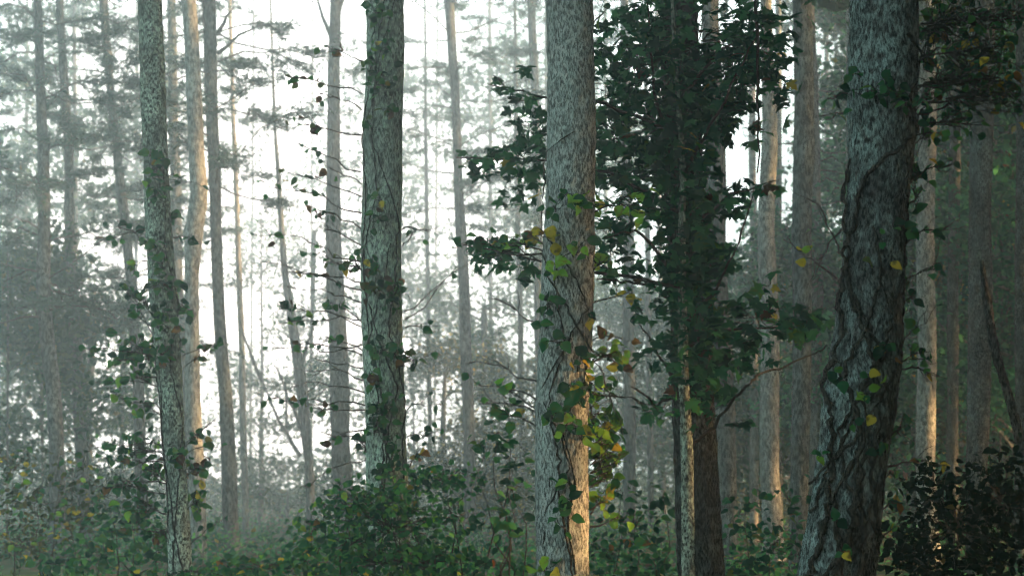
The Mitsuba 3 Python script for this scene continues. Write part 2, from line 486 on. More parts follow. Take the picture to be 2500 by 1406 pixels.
near_tree('A', [(0, 333, 392), (358, 348, 407), (563, 357, 422), (717, 366, 435), (945, 387, 448), (1148, 405, 455), (1352, 407, 464)], 19.0, 'bark_lichen',
          'slim tree trunk blotched with pale green lichen, leaning left as it rises', 96, .006, 1)
near_tree('B', [(0, 889, 984), (358, 881, 979), (717, 884, 985), (945, 894, 994), (1148, 897, 997), (1380, 898, 1003)], 17.0, 'bark_grey',
          'lichen-grey trunk rising out of the leafy bush, with many bare side twigs', 112, .007, 2)
near_tree('C', [(0, 1330, 1450), (358, 1327, 1449), (717, 1319, 1446), (945, 1315, 1446), (1148, 1314, 1443), (1400, 1315, 1441)], 15.0, 'bark_pale',
          'straight pale grey trunk in front with warm sunlight on its lower right side', 112, .008, 3)
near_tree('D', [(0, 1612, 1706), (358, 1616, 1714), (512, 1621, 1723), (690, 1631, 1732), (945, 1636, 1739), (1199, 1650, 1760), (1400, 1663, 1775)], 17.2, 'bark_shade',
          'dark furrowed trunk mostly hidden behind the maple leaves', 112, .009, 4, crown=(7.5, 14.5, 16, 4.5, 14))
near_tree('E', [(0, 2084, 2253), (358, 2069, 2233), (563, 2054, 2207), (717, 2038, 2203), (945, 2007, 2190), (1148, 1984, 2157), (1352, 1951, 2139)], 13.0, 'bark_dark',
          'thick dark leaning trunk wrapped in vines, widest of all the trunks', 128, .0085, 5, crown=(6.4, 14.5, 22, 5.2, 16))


# ------------------------------------------------------------------ vines on the near trunks
def vine(tag, label, stems, clusters, twigs, seed, leafpx=30):
    """stems: lists of (row, u); clusters: (x, y, rx, ry, n, palette[, dz]); twigs: (row0, u0, x1, y1, leaves, palette)."""
    tkey, tr = NEAR[tag]
    rg = np.random.default_rng(seed)
    key = thing('climbing_vine', label, 'vine')
    leafs = []

    def put(pos, n, pal, out, spread=.5, size=1.0):
        nrm, tip = leaf_dirs(n, rg, out, spread)
        for k in range(n):
            s = leafpx / FPX * tr.d * size * rg.uniform(.65, 1.3)
            leafs.append((pos[k], nrm[k], tip[k], s, pick(pal, rg)))

    for st in stems:
        ys = np.array([s[0] for s in st], float)
        us = np.array([s[1] for s in st], float)
        n = max(6, int(abs(ys[-1] - ys[0]) / 14))
        yy = np.linspace(ys[0], ys[-1], n)
        uu = np.clip(np.interp(yy, ys, us) if ys[0] < ys[-1] else np.interp(-yy, -ys, us), -1.02, 1.02)
        uu = uu + .06 * np.sin(yy / 37 + seed) + .03 * rg.normal(size=n)
        r0 = st[0][2] if len(st[0]) > 2 else .009
        p = tr.surf(yy, np.clip(uu, -1, 1), .4 * r0 + .006) + rg.normal(size=(n, 3)) * r0 * .35
        part(key, 'stem', tube(p, np.linspace(r0, r0 * .5, n) * rg.uniform(.6, 1.3, n), 7), 'bark_vine', smooth=True)
    for cl in clusters:
        x, y, rx, ry, n, pal = cl[:6]
        n = int(n * (2.1 if tag in 'AB' else 1.15) + .5)
        c, r = tr.at(zpx(y, tr.d))
        cx0 = CX + c[0] / tr.d * FPX
        u = np.clip((x - cx0) / (r / tr.d * FPX), -1, 1)
        a = tr.surf(y + 25, u * .95)
        dd = tr.d - math.sqrt(max(0, 1 - u * u)) * float(r) - .06
        b = P(x, y, dd)
        pos = np.array([P(x + rg.normal() * rx * .6, y + rg.normal() * ry * .6, dd - abs(rg.normal()) * .12 if abs(u) < .99 else tr.d + .04 + abs(rg.normal()) * .12) for _ in range(n)])
        part(key, 'side_shoot', join([tube(bend(a, b, 5, .1, 0, rg), [.007, .006, .005, .004, .003], 4)] + [tube(bend(b + (a - b) * rg.uniform(0, .7), q, 4, .12, 0, rg), [.004, .0035, .003, .0025], 3) for q in pos]), 'wood_twig')
        put(pos, n, pal, (.25 * (x - cx0) / 60, -.75, .45))
    for y0, u0, x1, y1, n, pal in twigs:
        a = tr.surf(y0, u0)
        b = P(x1, y1, tr.d + rg.uniform(-.35, .25))
        p = bend(a, b, 8, .09, -.04, rg)
        tubes = [tube(p, np.linspace(.007, .0025, 8), 4)]
        for k in range(rg.integers(3, 7)):
            q = p[rg.integers(3, 8)]
            e = q + norm((b - a) + rg.normal(size=3) * .45 * np.linalg.norm(b - a)) * rg.uniform(.06, .22)
            tubes.append(tube(bend(q, e, 4, .12, 0, rg), [.004, .0035, .003, .0025], 3))
            if rg.random() < .5 and n:
                put(e[None], 1, pal, (0, -.6, .4), .6, .8)
        part(key, 'side_shoot', join(tubes), 'wood_twig')
        if n:
            t = rg.uniform(.55, 1.02, n)
            pos = np.array([[np.interp(v * 7, np.arange(8), p[:, k]) for k in range(3)] for v in t]) + rg.normal(size=(n, 3)) * .02
            put(pos, n, pal, (0, -.6, .45), .6)
    leafs.sort(key=lambda l: np.linalg.norm(l[0] - CAM) / l[3])
    if len(leafs) > 300:
        pos, nrm, tip, sz = (np.array([l[i] for l in leafs[300:]]) for i in range(4))
        m, uv = scatter(OVATE2, pos, nrm, tip, sz, rg)
        part(key, 'foliage', m, 'foliage_shrub', smooth=True, uv=uv, kind='stuff')
    for k, (pos, nrm, tip, s, col) in enumerate(leafs[:300]):
        v = int(rg.integers(3))
        leaf_part(key, (OVATE, OVATE2, OVATE)[v], ('ovate', 'ovate2', 'ovate')[v], col, pos, nrm, tip, s)
    return key


vine('A', 'vine with drooping green and brown leaves climbing the slim lichen-blotched trunk',
     [[(1400, -.3), (1200, .2), (1050, .9), (900, .2), (760, .95), (600, .5), (420, .7)], [(1400, .5), (1150, -.8), (950, -.95), (820, -.9), (700, -.4)],
      [(1300, -.6), (1100, -.95), (900, -.6)]],
     [(385, 400, 22, 35, 7, VINE), (380, 460, 25, 30, 6, VINE), (415, 520, 15, 20, 3, VINE), (360, 590, 25, 18, 5, VINE), (395, 640, 30, 30, 5, VINE), (375, 690, 28, 25, 5, VINE),
      (345, 730, 28, 35, 7, VINE), (445, 740, 18, 28, 5, VINE), (390, 770, 35, 25, 7, VINE), (340, 850, 45, 40, 17, VINE), (400, 860, 40, 35, 9, VINE), (440, 830, 20, 25, 4, GREENS),
      (330, 920, 40, 35, 8, VINE), (360, 990, 35, 30, 6, VINE), (335, 1090, 45, 30, 14, VINE), (370, 1150, 40, 35, 14, VINE), (440, 1110, 25, 30, 6, VINE), (480, 1140, 22, 22, 7, BROWNY),
      (485, 1060, 18, 25, 4, GREENS), (350, 1230, 50, 30, 12, VINE), (300, 1180, 45, 30, 8, VINE), (480, 1220, 18, 30, 8, VINE), (400, 1290, 50, 40, 10, BROWNY), (420, 700, 20, 20, 3, GREENS)],
     [(600, -1, 285, 550, 3, GREENS), (560, -1, 250, 585, 2, VINE), (640, -1, 320, 655, 2, VINE), (800, -1, 310, 760, 3, VINE), (860, -1, 225, 855, 2, VINE), (880, -1, 285, 880, 4, VINE),
      (920, -1, 255, 935, 3, VINE), (1000, -1, 285, 980, 4, VINE), (1090, -1, 240, 1090, 7, VINE), (1130, -1, 265, 1120, 6, VINE), (1180, -1, 230, 1200, 3, VINE), (870, 1, 550, 840, 4, BROWNY),
      (900, 1, 500, 875, 2, BROWNY), (1110, 1, 530, 1092, 2, BROWNY), (1090, 1, 505, 1040, 3, GREENS), (430, 1, 445, 440, 2, BROWNY), (580, 1, 455, 578, 2, GREENS), (1290, -1, 260, 1300, 3, BROWNY),
      (1330, 1, 540, 1270, 2, GREENS), (820, -1, 295, 700, 1, GREENS)], 101, 24)

BT = dict(brown=3, olive=3, mid=2, green=2, orange=1)
vine('B', 'leafy vine on the trunk above the bush, with bare twigs reaching far to the left',
     [[(1250, -.5), (1050, .0), (850, -.6), (650, -.85), (480, -.2), (250, -.4), (0, .1)], [(1250, .6), (1000, .9), (800, .3), (560, .9), (300, -.6), (0, .6)],
      [(1200, -.2), (950, .5), (700, -.9), (550, -.75), (300, -.8), (60, -.3)], [(900, -.9), (740, -.2), (600, .5)], [(1150, .2), (980, -.3), (880, -.85), (760, -.95)]],
     [(920, 30, 22, 25, 6, VINE), (945, 110, 25, 40, 6, VINE), (935, 200, 30, 30, 8, GREENS), (900, 150, 20, 30, 4, VINE), (955, 270, 22, 15, 3, BROWNY), (905, 300, 15, 12, 2, BROWNY),
      (925, 480, 18, 20, 4, BROWNY), (910, 540, 18, 18, 3, VINE), (910, 640, 25, 30, 6, BROWNY), (960, 720, 28, 30, 12, VINE), (915, 700, 20, 25, 5, BT), (920, 850, 35, 25, 9, GREENS), (975, 860, 20, 25, 7, BT),
      (905, 920, 20, 25, 6, BROWNY), (940, 990, 35, 35, 10, VINE), (915, 1040, 35, 30, 9, GREENS), (960, 1090, 25, 30, 7, VINE), (885, 1080, 22, 25, 5, VINE), (865, 640, 18, 25, 5, BROWNY), (940, 1150, 40, 25, 9, GREENS),
      (905, 180, 20, 15, 3, GREENS)],
     [(230, -1, 705, 190, 7, BT), (330, -1, 705, 305, 8, BT), (420, -1, 700, 350, 1, BROWNY), (520, -1, 655, 455, 4, BT), (560, -1, 745, 500, 7, BT), (480, -1, 690, 420, 4, BT), (640, -1, 660, 575, 2, BT),
      (690, -1, 720, 665, 3, BROWNY), (660, -1, 765, 620, 3, GREENS), (800, -1, 665, 765, 7, VINE), (780, -1, 690, 790, 5, VINE), (840, -1, 695, 850, 2, BROWNY), (990, -1, 680, 970, 6, BROWNY), (1000, -1, 770, 995, 4, BT),
      (1050, -1, 800, 1080, 3, BROWNY), (900, -1, 770, 880, 0, BT), (930, -1, 740, 905, 0, BT), (870, -1, 735, 840, 0, BT), (740, -1, 700, 700, 0, BT), (710, -1, 650, 640, 0, BT), (600, -1, 775, 545, 0, BT), (450, -1, 790, 400, 1, BT),
      (150, -1, 815, 125, 4, BT), (270, -1, 790, 230, 2, BT), (790, -1, 800, 735, 6, VINE), (640, -1, 835, 640, 4, BROWNY), (860, -1, 790, 820, 2, VINE), (960, -1, 730, 940, 0, BT), (1080, -1, 790, 1060, 0, BT), (1120, -1, 755, 1190, 1, BROWNY),
      (760, 1, 1150, 640, 1, GREENS), (780, 1, 1100, 670, 0, GREENS), (1000, 1, 1080, 985, 1, GREENS), (1065, 1, 1040, 1062, 2, GREENS), (1140, 1, 1020, 1110, 3, dict(yellow=2, orange=2, brown=1)), (870, 1, 1020, 878, 2, GREENS), (800, 1, 1045, 800, 2, GREENS), (560, 1, 1040, 560, 0, GREENS),
      (600, 1, 1010, 565, 2, GREENS)], 102, 22)
vine('C', 'vine with broad bright green and yellow leaves on the sunlit pale trunk',
     [[(1400, -.9), (1250, -.6), (1140, .1), (1040, -.3), (960, -.95), (900, -.5), (820, .2), (760, .8), (690, .3), (560, -.95), (380, -.98), (340, 0), (320, .7)],
      [(1400, .2), (1250, -.1), (1100, -.35), (960, -.6), (840, .0), (700, -.5), (620, -.3)], [(1400, .3), (1300, .1), (1180, .3), (1060, -.1), (930, .6), (820, .85)], [(860, .95), (760, .1), (690, -.7), (620, -.95)]],
     [(1400, 480, 50, 22, 10, SUNNY), (1355, 500, 40, 25, 6, VINE), (1450, 500, 30, 30, 5, SUNNY), (1300, 575, 40, 22, 9, dict(yellow=4, orange=2, bright=2)), (1345, 575, 28, 18, 4, dict(yellow=3, bright=2)), (1260, 590, 40, 25, 8, SUNNY), (1400, 610, 35, 25, 6, SUNNY),
      (1360, 660, 30, 30, 5, SUNNY), (1465, 640, 22, 22, 4, SUNNY), (1335, 740, 25, 28, 7, VINE), (1360, 830, 22, 25, 5, VINE), (1330, 780, 18, 18, 3, GREENS), (1410, 885, 15, 12, 2, dict(yellow=1)), (1400, 930, 15, 12, 2, dict(yellow=1)),
      (1430, 880, 22, 28, 5, GREENS), (1500, 860, 45, 30, 8, SUNNY), (1420, 960, 35, 35, 9, GREENS), (1460, 940, 30, 25, 5, VINE), (1420, 1050, 55, 22, 9, SUNNY), (1480, 1050, 30, 30, 7, GREENS), (1470, 1110, 40, 35, 9, SUNNY), (1490, 1150, 25, 25, 5, SUNNY),
      (1390, 1170, 30, 25, 5, VINE), (1380, 1230, 40, 25, 6, VINE), (1480, 1220, 30, 25, 5, dict(yellow=4, bright=3)), (1515, 1260, 25, 15, 4, SUNNY), (1380, 1280, 30, 20, 4, VINE), (1340, 1165, 20, 12, 1, dict(yellow=1)), (1330, 1390, 40, 25, 6, SUNNY),
      (1345, 1000, 25, 25, 4, VINE), (1385, 1000, 22, 20, 4, GREENS), (1475, 1080, 45, 40, 9, SUNNY), (1500, 1130, 30, 40, 7, SUNNY), (1445, 990, 35, 45, 8, SUNNY), (1440, 1060, 40, 20, 6, dict(bright=3, mid=2)), (1470, 860, 30, 30, 4, SUNNY), (1490, 1060, 45, 35, 9, SUNNY), (1500, 1110, 35, 45, 9, SUNNY), (1455, 1035, 40, 20, 7, SUNNY), (1480, 1165, 30, 30, 6, SUNNY), (1465, 1000, 30, 30, 8, SUNNY), (1430, 1035, 40, 16, 7, SUNNY), (1470, 1130, 30, 40, 9, SUNNY), (1440, 930, 30, 30, 7, SUNNY), (1460, 1230, 25, 25, 5, SUNNY)],
     [(620, -1, 1130, 600, 7, VINE), (640, -1, 1170, 575, 6, VINE), (800, -1, 1215, 730, 0, VINE), (930, -1, 1145, 885, 0, VINE), (980, -1, 1170, 940, 2, VINE), (1000, -1, 1230, 955, 0, VINE), (1010, -1, 1200, 985, 0, VINE), (1045, -1, 1210, 990, 2, GREENS),
      (870, 1, 1540, 905, 3, BROWNY), (960, 1, 1610, 1000, 0, VINE), (880, 1, 1520, 1060, 0, VINE), (780, 1, 1455, 780, 2, dict(yellow=1)), (830, 1, 1485, 820, 2, dict(yellow=2, orange=1)), (500, 1, 1560, 520, 5, SUNNY), (520, 1, 1600, 460, 3, SUNNY), (620, 1, 1500, 690, 1, VINE), (60, 1, 1480, 25, 1, dict(bright=1)),
      (740, 1, 1545, 715, 2, dict(yellow=3, brown=1))], 103, 31)
YEL = dict(yellow=2.8, orange=1.6, olive=3, green=4)
vine('E', 'thick vine stems twisting up the dark leaning trunk, with scattered yellow and green leaves',
     [[(1406, -.2, .028), (1200, .15), (1050, .35), (900, .2), (800, -.3), (600, -.9), (400, -.95)], [(1406, -.7, .024), (1200, -.5), (950, -.9), (760, -.8), (600, -.9), (430, -.4), (340, .7)],
      [(1406, .5, .02), (1200, .2), (1000, -.2), (800, .5), (650, .9), (500, .9), (390, .6)], [(1350, .9, .018), (1150, .5), (1000, .8), (860, .2), (720, -.6)], [(1250, -.9, .014), (1000, -.2), (850, -.9)], [(330, .9, .02), (240, .6), (180, .95)], [(100, -.9, .013), (90, .2), (140, .9)], [(1406, .1, .02), (1250, -.5), (1080, .1), (900, -.6), (700, .2), (560, -.2)], [(1300, .7, .012), (1180, -.1), (1050, -.6), (940, .1), (820, .7), (700, .3)], [(1180, -.95, .012), (1000, .3), (880, .95), (700, .95), (520, .7)], [(1406, -.45, .016), (1300, .3), (1200, .7), (1080, .2), (960, -.1)]],
     [(2180, 225, 60, 22, 12, GREENS), (2130, 230, 40, 25, 6, GREENS), (2235, 260, 40, 35, 11, GREENS), (2280, 225, 45, 30, 10, VINE), (2165, 190, 30, 15, 5, GREENS), (2245, 420, 18, 30, 7, GREENS), (2210, 560, 25, 25, 6, GREENS), (2150, 580, 20, 20, 3, VINE),
      (2170, 642, 22, 10, 1, dict(yellow=1)), (2120, 635, 18, 10, 2, dict(yellow=2, olive=2)), (2145, 845, 22, 20, 4, GREENS), (2160, 875, 18, 22, 3, dict(yellow=1, orange=2)), (2105, 910, 15, 12, 2, dict(yellow=1)), (2120, 955, 20, 15, 4, SUNNY), (2240, 860, 35, 20, 7, GREENS),
      (2235, 720, 18, 22, 2, SUNNY), (2080, 1035, 12, 15, 2, dict(yellow=1)), (2125, 1010, 10, 12, 1, dict(yellow=1)), (2150, 1090, 28, 18, 4, GREENS), (2175, 1150, 18, 18, 3, GREENS), (2200, 1040, 35, 25, 7, GREENS), (2190, 1220, 30, 18, 4, YEL), (2050, 1265, 22, 8, 3, GREENS), (2060, 1345, 20, 20, 4, YEL),
      (2185, 1285, 15, 15, 2, dict(yellow=1)), (2045, 920, 18, 18, 4, GREENS), (2000, 1105, 12, 12, 4, SUNNY), (2100, 180, 15, 15, 3, GREENS), (2310, 60, 70, 70, 40, VINE), (2330, 190, 80, 60, 40, GREENS), (2420, 120, 80, 90, 50, YEL), (2480, 230, 50, 70, 26, YEL), (2360, 290, 60, 40, 18, GREENS), (2480, 40, 50, 50, 30, VINE), (2390, 40, 60, 40, 26, GREENS), (2280, 60, 40, 60, 20, YEL), (2440, 190, 60, 40, 24, YEL), (2400, 230, 50, 40, 18, VINE), (2270, 130, 40, 60, 14, YEL), (2260, 330, 30, 50, 10, GREENS), (2245, 480, 20, 50, 8, GREENS), (2210, 690, 25, 40, 6, GREENS)],
     [(280, 1, 2400, 240, 12, VINE), (220, 1, 2420, 170, 11, YEL), (150, 1, 2380, 90, 11, YEL), (60, 1, 2440, 60, 12, YEL), (300, 1, 2480, 90, 10, YEL), (330, 1, 2330, 330, 6, YEL), (180, 1, 2340, 20, 10, YEL), (600, 1, 2330, 560, 5, VINE), (700, 1, 2300, 640, 3, GREENS), (900, 1, 2290, 920, 2, dict(yellow=1)),
      (230, -1, 2040, 240, 4, VINE), (270, -1, 2030, 290, 4, GREENS), (620, -1, 1970, 480, 0, VINE), (680, -1, 1945, 610, 2, dict(yellow=2, bright=1)), (560, -1, 1990, 650, 0, VINE), (1140, 1, 2310, 1135, 3, dict(yellow=3, orange=1)), (840, 1, 2260, 790, 2, GREENS), (450, 1, 2330, 400, 3, YEL)], 105, 27)

# ------------------------------------------------------------------ the maple and the shrubs
def zone_points(zones, leafpx, cover, rg):
    out = []
    for z in zones:
        x, y, rx, ry = z[:4]
        k = z[4] if len(z) > 4 else 1.0
        n = int(math.pi * rx * ry / (leafpx * leafpx * .34) * cover * k)
        a, r = rg.uniform(0, 6.283, n), np.sqrt(rg.random(n)) * (1 + .22 * rg.normal(size=n))
        out.append(np.stack([x + rx * r * np.cos(a), y + ry * r * np.sin(a)], 1))
    return out


def leafy(name, label, cat, zones, d0, d1, leafpx, cover, tmpl, tname, pal, mix, nparts, seed, roots, group=None, wood='wood_twig', size=1.0, out=(0, -.55, .75), stem_r=.011, droop=.35):
    """A shrub or small tree: stems from the ground to each leafy zone, side shoots and leaves. roots: photo x of the stems."""
    rg = np.random.default_rng(seed)
    key = thing(name, label, cat, group)
    pts = zone_points(zones, leafpx, cover, rg)
    P3, shoots = [], []
    dm = (d0 + d1) / 2
    for z, q in zip(zones, pts):
        d = rg.uniform(d0, d1, len(q))
        pos = np.array([P(a, b, c) for (a, b), c in zip(q, d)]).reshape(-1, 3)
        P3.append(pos)
        c = P(z[0], z[1], dm)
        if roots:
            rx = min(roots, key=lambda r: abs(r - z[0]))
            base = P(rx + rg.normal() * 12, HORIZON, dm)
            base[2] = -.1
            part(key, 'stem', tube(bend(base, c, 9, .09, -.05, rg), np.linspace(stem_r, .003, 9), 5), wood, smooth=True)
        for k in range(0, len(pos), 7):
            shoots.append(tube(bend(c + (pos[k] - c) * .15, pos[k], 5, .1, -.05, rg), [.005, .004, .003, .0025, .0015], 3))
    if shoots:
        part(key, 'twigs', join(shoots), 'wood_twig', kind='stuff')
    pos = np.vstack(P3)
    nrm, tip = leaf_dirs(len(pos), rg, out, .45, droop)
    s = leafpx / FPX * dm * size * rg.uniform(.6, 1.25, len(pos))
    plant_leaves(key, pos, nrm, tip, s, tmpl, tname, pal, nparts, mix, rg)
    return key


MZ = [(1700, 110, 220, 130), (1550, 150, 100, 150), (1500, 330, 70, 140), (1620, 300, 150, 100, 1.3), (1750, 270, 110, 90), (1850, 90, 75, 100), (1550, 480, 100, 80), (1660, 440, 70, 110, 1.2), (1490, 600, 55, 70),
      (1680, 560, 70, 70), (1720, 640, 85, 60), (1830, 470, 70, 25, .8), (1770, 500, 50, 45, .8), (1600, 640, 50, 60, .8), (1690, 800, 80, 60), (1850, 780, 120, 55), (1950, 800, 65, 50, .9), (1760, 860, 110, 60), (1680, 900, 60, 50),
      (1570, 760, 45, 40, .6), (1590, 870, 30, 40, .6), (1600, 1000, 45, 30, .8), (1700, 1000, 55, 40, .7), (1810, 1042, 35, 15, .8), (1740, 950, 60, 40), (1880, 700, 30, 40, .5), (1665, 700, 60, 70, .9), (1720, 720, 60, 60, .8), (1660, 960, 40, 60, .6), (1700, 520, 60, 110, .8), (1790, 180, 120, 90), (1690, 720, 80, 80, 1.0), (1675, 850, 60, 60), (1700, 620, 90, 60), (1640, 380, 90, 90, .8), (1900, 230, 30, 60, .5),
      (1290, 310, 45, 50), (1245, 385, 80, 35), (1160, 390, 50, 20, .8), (1285, 250, 35, 40, .8), (1235, 215, 45, 25, .7), (1300, 430, 45, 40), (1200, 430, 45, 22, .8), (1260, 480, 55, 22, .9), (1275, 160, 30, 18, .7), (1230, 625, 65, 38, 1.2), (1290, 660, 35, 28), (1180, 600, 40, 16, .7)]
maple_rows = [(1400, 1663, 1696), (1300, 1663, 1696), (1097, 1664, 1694), (894, 1657, 1681), (766, 1656, 1678), (600, 1655, 1674), (400, 1660, 1676), (200, 1645, 1657), (0, 1636, 1645)]
key = leafy('maple_tree', 'young maple with a mass of dark green lobed leaves and a slender lichen-pale stem', 'maple tree', MZ, 15.6, 17.2, 35, 1.8, MAPLE, 'maple', dict(dark=5, green=4, mid=1.0, brown=.08, yellow=.03), 'foliage_maple', 300, 31, None,
            size=1.0, out=(0, -.5, .8))
MT = Trunk(maple_rows, 16.0, 7.5)
part(key, 'trunk', MT.mesh(40, .03, .004, 8), 'bark_lichen', smooth=True)
MB = [[(1668, 1130), (1700, 1075), (1744, 1041), (1775, 990), (1826, 940), (1857, 914), (1923, 891), (1989, 863), (2014, 848)], [(1660, 760), (1600, 700), (1530, 688), (1460, 680)], [(1662, 520), (1480, 420), (1300, 390), (1110, 385)], [(1655, 330), (1480, 250), (1330, 240), (1190, 205)],
      [(1664, 700), (1450, 665), (1300, 630), (1130, 600)], [(1668, 430), (1760, 260), (1850, 90)], [(1655, 250), (1760, 120), (1900, 50)], [(1662, 590), (1770, 480), (1900, 440)], [(1660, 800), (1740, 720), (1790, 620), (1840, 480)], [(1650, 420), (1590, 200), (1580, -60)], [(1662, 860), (1760, 800), (1990, 800)], [(1665, 950), (1600, 990), (1540, 940)], [(1845, -60), (1850, 180), (1848, 420)], [(1660, 700), (1560, 560), (1470, 580)], [(1665, 980), (1620, 880), (1560, 790)]]
for b in MB:
    rg = np.random.default_rng(int(b[0][1]) + 1000)
    n = len(b)
    q = np.array([P(x, y, 16.0 + .5 * math.sin(k * 1.3 + b[0][1])) if 0 < k else P(x, y, 16.0) for k, (x, y) in enumerate(b)])
    t = np.linspace(0, n - 1, n * 4)
    p = np.stack([np.interp(t, np.arange(n), q[:, k]) for k in range(3)], 1) + rg.normal(size=(n * 4, 3)) * .008
    part(key, 'branch', tube(p, np.linspace(.018, .005, n * 4), 6), 'wood_twig', smooth=True)

leafy('shrub', 'dense green shrub with oval leaves round the foot of the lichen-grey trunk', 'shrub',
      [(960, 1290, 180, 110, .9), (880, 1225, 75, 55), (1085, 1170, 85, 35), (1010, 1180, 70, 40), (940, 1370, 200, 60, 1.2), (850, 1330, 70, 60), (1110, 1250, 70, 75, .5), (1060, 1370, 100, 45), (830, 1190, 40, 25, .5), (940, 1230, 90, 50)],
      14.6, 16.4, 19, 1.2, OVATE, 'ovate', dict(dark=3, green=5, mid=3, bright=.7, yellow=.08, brown=.06), 'foliage_shrub', 300, 41, [880, 930, 1000, 1070, 1120])
leafy('sapling', 'slender green sapling with a few yellow leaves, left of the sunlit pale trunk', 'sapling',
      [(1230, 1000, 55, 25, .7), (1220, 1055, 65, 35, .7), (1260, 1115, 45, 45, .6), (1190, 1095, 45, 25, .7), (1250, 1190, 50, 40, .7), (1235, 1270, 65, 45, .6), (1220, 1370, 75, 40, .7)],
      15.4, 16.6, 28, 1.0, OVATE, 'ovate', dict(dark=4, green=4, mid=1.5, yellow=.15, brown=.05), 'foliage_shrub', 300, 42, [1225, 1250])
leafy('shrub', 'low leafy green shrub right of the slim leaning trunk, at its foot', 'shrub',
      [(640, 1385, 120, 32), (500, 1398, 120, 18), (760, 1300, 60, 50, .7), (800, 1240, 40, 30, .7), (740, 1380, 60, 30), (330, 1400, 70, 12, .6)],
      15.5, 17.0, 19, 1.3, OVATE, 'ovate', dict(dark=2, green=5, mid=3, bright=.6, yellow=.2, orange=.1), 'foliage_shrub', 260, 43, [520, 640, 740])
leafy('shrub', 'fern-green shrub in shade between the pale sunlit trunk and the slender maple stem', 'shrub',
      [(1550, 1280, 95, 70, .8), (1600, 1375, 95, 40), (1490, 1350, 60, 50), (1520, 1200, 45, 30, .5), (1620, 1220, 40, 40, .6)],
      17.2, 18.6, 24, .9, OVATE, 'ovate', dict(dark=5, green=4, mid=.6, orange=.1), 'foliage_shrub', 200, 44, [1500, 1560, 1620])
leafy('shrub', 'grey-green shrub in thin fog left of the slim leaning trunk, with drooping sprays', 'shrub',
      [(330, 1280, 110, 35, .8), (250, 1340, 100, 40, .8), (390, 1340, 60, 40, .8), (270, 1240, 60, 25, .5), (160, 1380, 90, 30, .8)],
      20.5, 23.5, 22, 1.4, OVATE2, 'ovate2', dict(dark=3, green=5, mid=2), 'foliage_shrub', 150, 45, [220, 300, 380])
leafy('shrub', 'yellowing shrub dotted with golden leaves, at the left edge near the ground', 'shrub',
      [(90, 1230, 120, 60, .7), (180, 1170, 70, 40, .5), (60, 1330, 110, 60, .8), (200, 1260, 60, 60, .6), (30, 1150, 60, 60, .6), (140, 1110, 60, 30, .3)],
      22, 26, 18, 1.3, HEX, 'hex', dict(olive=3, green=4, yellow=2, mid=3, bright=1), 'foliage_autumn', 120, 46, [40, 110, 190])
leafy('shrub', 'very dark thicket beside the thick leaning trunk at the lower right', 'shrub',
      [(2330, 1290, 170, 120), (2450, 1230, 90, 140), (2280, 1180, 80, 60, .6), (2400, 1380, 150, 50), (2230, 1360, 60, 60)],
      13.6, 15.2, 23, 1.7, OVATE, 'ovate', dict(deep=1), 'foliage_deep_shade', 120, 47, [2260, 2340, 2420, 2480])
leafy('shrub', 'low dark shrub in the gap between the maple stem and the thick leaning trunk', 'shrub',
      [(1880, 1330, 90, 70), (1820, 1250, 60, 60, .6), (1930, 1230, 50, 60, .5), (1800, 1390, 80, 30)],
      19, 21.5, 22, .9, OVATE, 'ovate', dict(dark=5, green=1.5, olive=.6), 'foliage_maple', 120, 48, [1820, 1880, 1940])


# ------------------------------------------------------------------ trees further back
def back_tree(label, rows, d, bark, top, name='tree', group=None, amp=.006):
    key = thing(name, label, 'pine tree' if name == 'pine_tree' else 'tree', group)
    near = d < 31
    tr = Trunk(rows, d * S if d > 19 else d, up(top))
    part(key, 'trunk', tr.mesh(44 if near else 22, .06 if near else .2, amp * 1.5, int(d * 7), 16.0), bark, smooth=True)
    return key, tr


def up(z):
    return EYE + (z - EYE) * S


def R(*rows):
    return [(y, x - w / 2, x + w / 2) for y, x, w in rows]


BT_ = []


def bt(label, rows, d, bark='bark_far', top=17.0, name='tree', **k):
    r = back_tree(label, rows, d, bark, top, name, **k)
    BT_.append(r)
    return r


r1 = np.random.default_rng(5)
# left side
k1, t1 = bt('dark pine nearest the left edge with layered needle boughs', R((0, 90, 20), (358, 106, 28), (717, 107, 36), (945, 129, 38), (1148, 140, 38), (1300, 142, 40)), 32, top=16, name='pine_tree')
crown_pine(k1, t1, 4.6, 13.5, .8, 2.3, r1, 1.1)
k2, t2 = bt('slender grey trunk second from the left edge, faintly lit on its lower half', R((0, 146, 20), (358, 166, 23), (717, 175, 28), (945, 192, 33), (1148, 202, 30), (1300, 206, 32)), 36, top=18)
k3, t3 = bt('foggy pine behind and left of the slim leaning trunk, with needle boughs on both sides', R((0, 250, 22), (256, 274, 20), (461, 294, 25), (700, 323, 26), (945, 337, 28), (1150, 345, 28), (1290, 348, 28)), 38, top=17, name='pine_tree')
crown_pine(k3, t3, 5.0, 14.5, .8, 2.2, r1, 1.1)
k4, t4 = bt('thin foggy pine trunk just right of the slim leaning trunk', R((0, 418, 22), (300, 424, 25), (600, 432, 28), (900, 440, 30), (1290, 452, 30)), 44, top=18, name='pine_tree')
crown_pine(k4, t4, 6.6, 16, .9, 2.3, r1, 1.0)
k5, t5 = bt('pale kinked trunk with warm light on its right edge, close behind the slim leaning trunk', R((0, 461, 36), (358, 479, 41), (480, 490, 44), (563, 474, 46), (690, 466, 34), (945, 471, 37), (1148, 480, 42), (1375, 485, 38)), 28, 'bark_smooth', 14)
k6, t6 = bt('grey pine trunk washed by the bright glow, with a limb rising at its upper right', R((0, 508, 34), (358, 522, 31), (563, 526, 29), (717, 534, 30), (945, 548, 34), (1148, 559, 38), (1340, 568, 39)), 32, top=15, name='pine_tree')
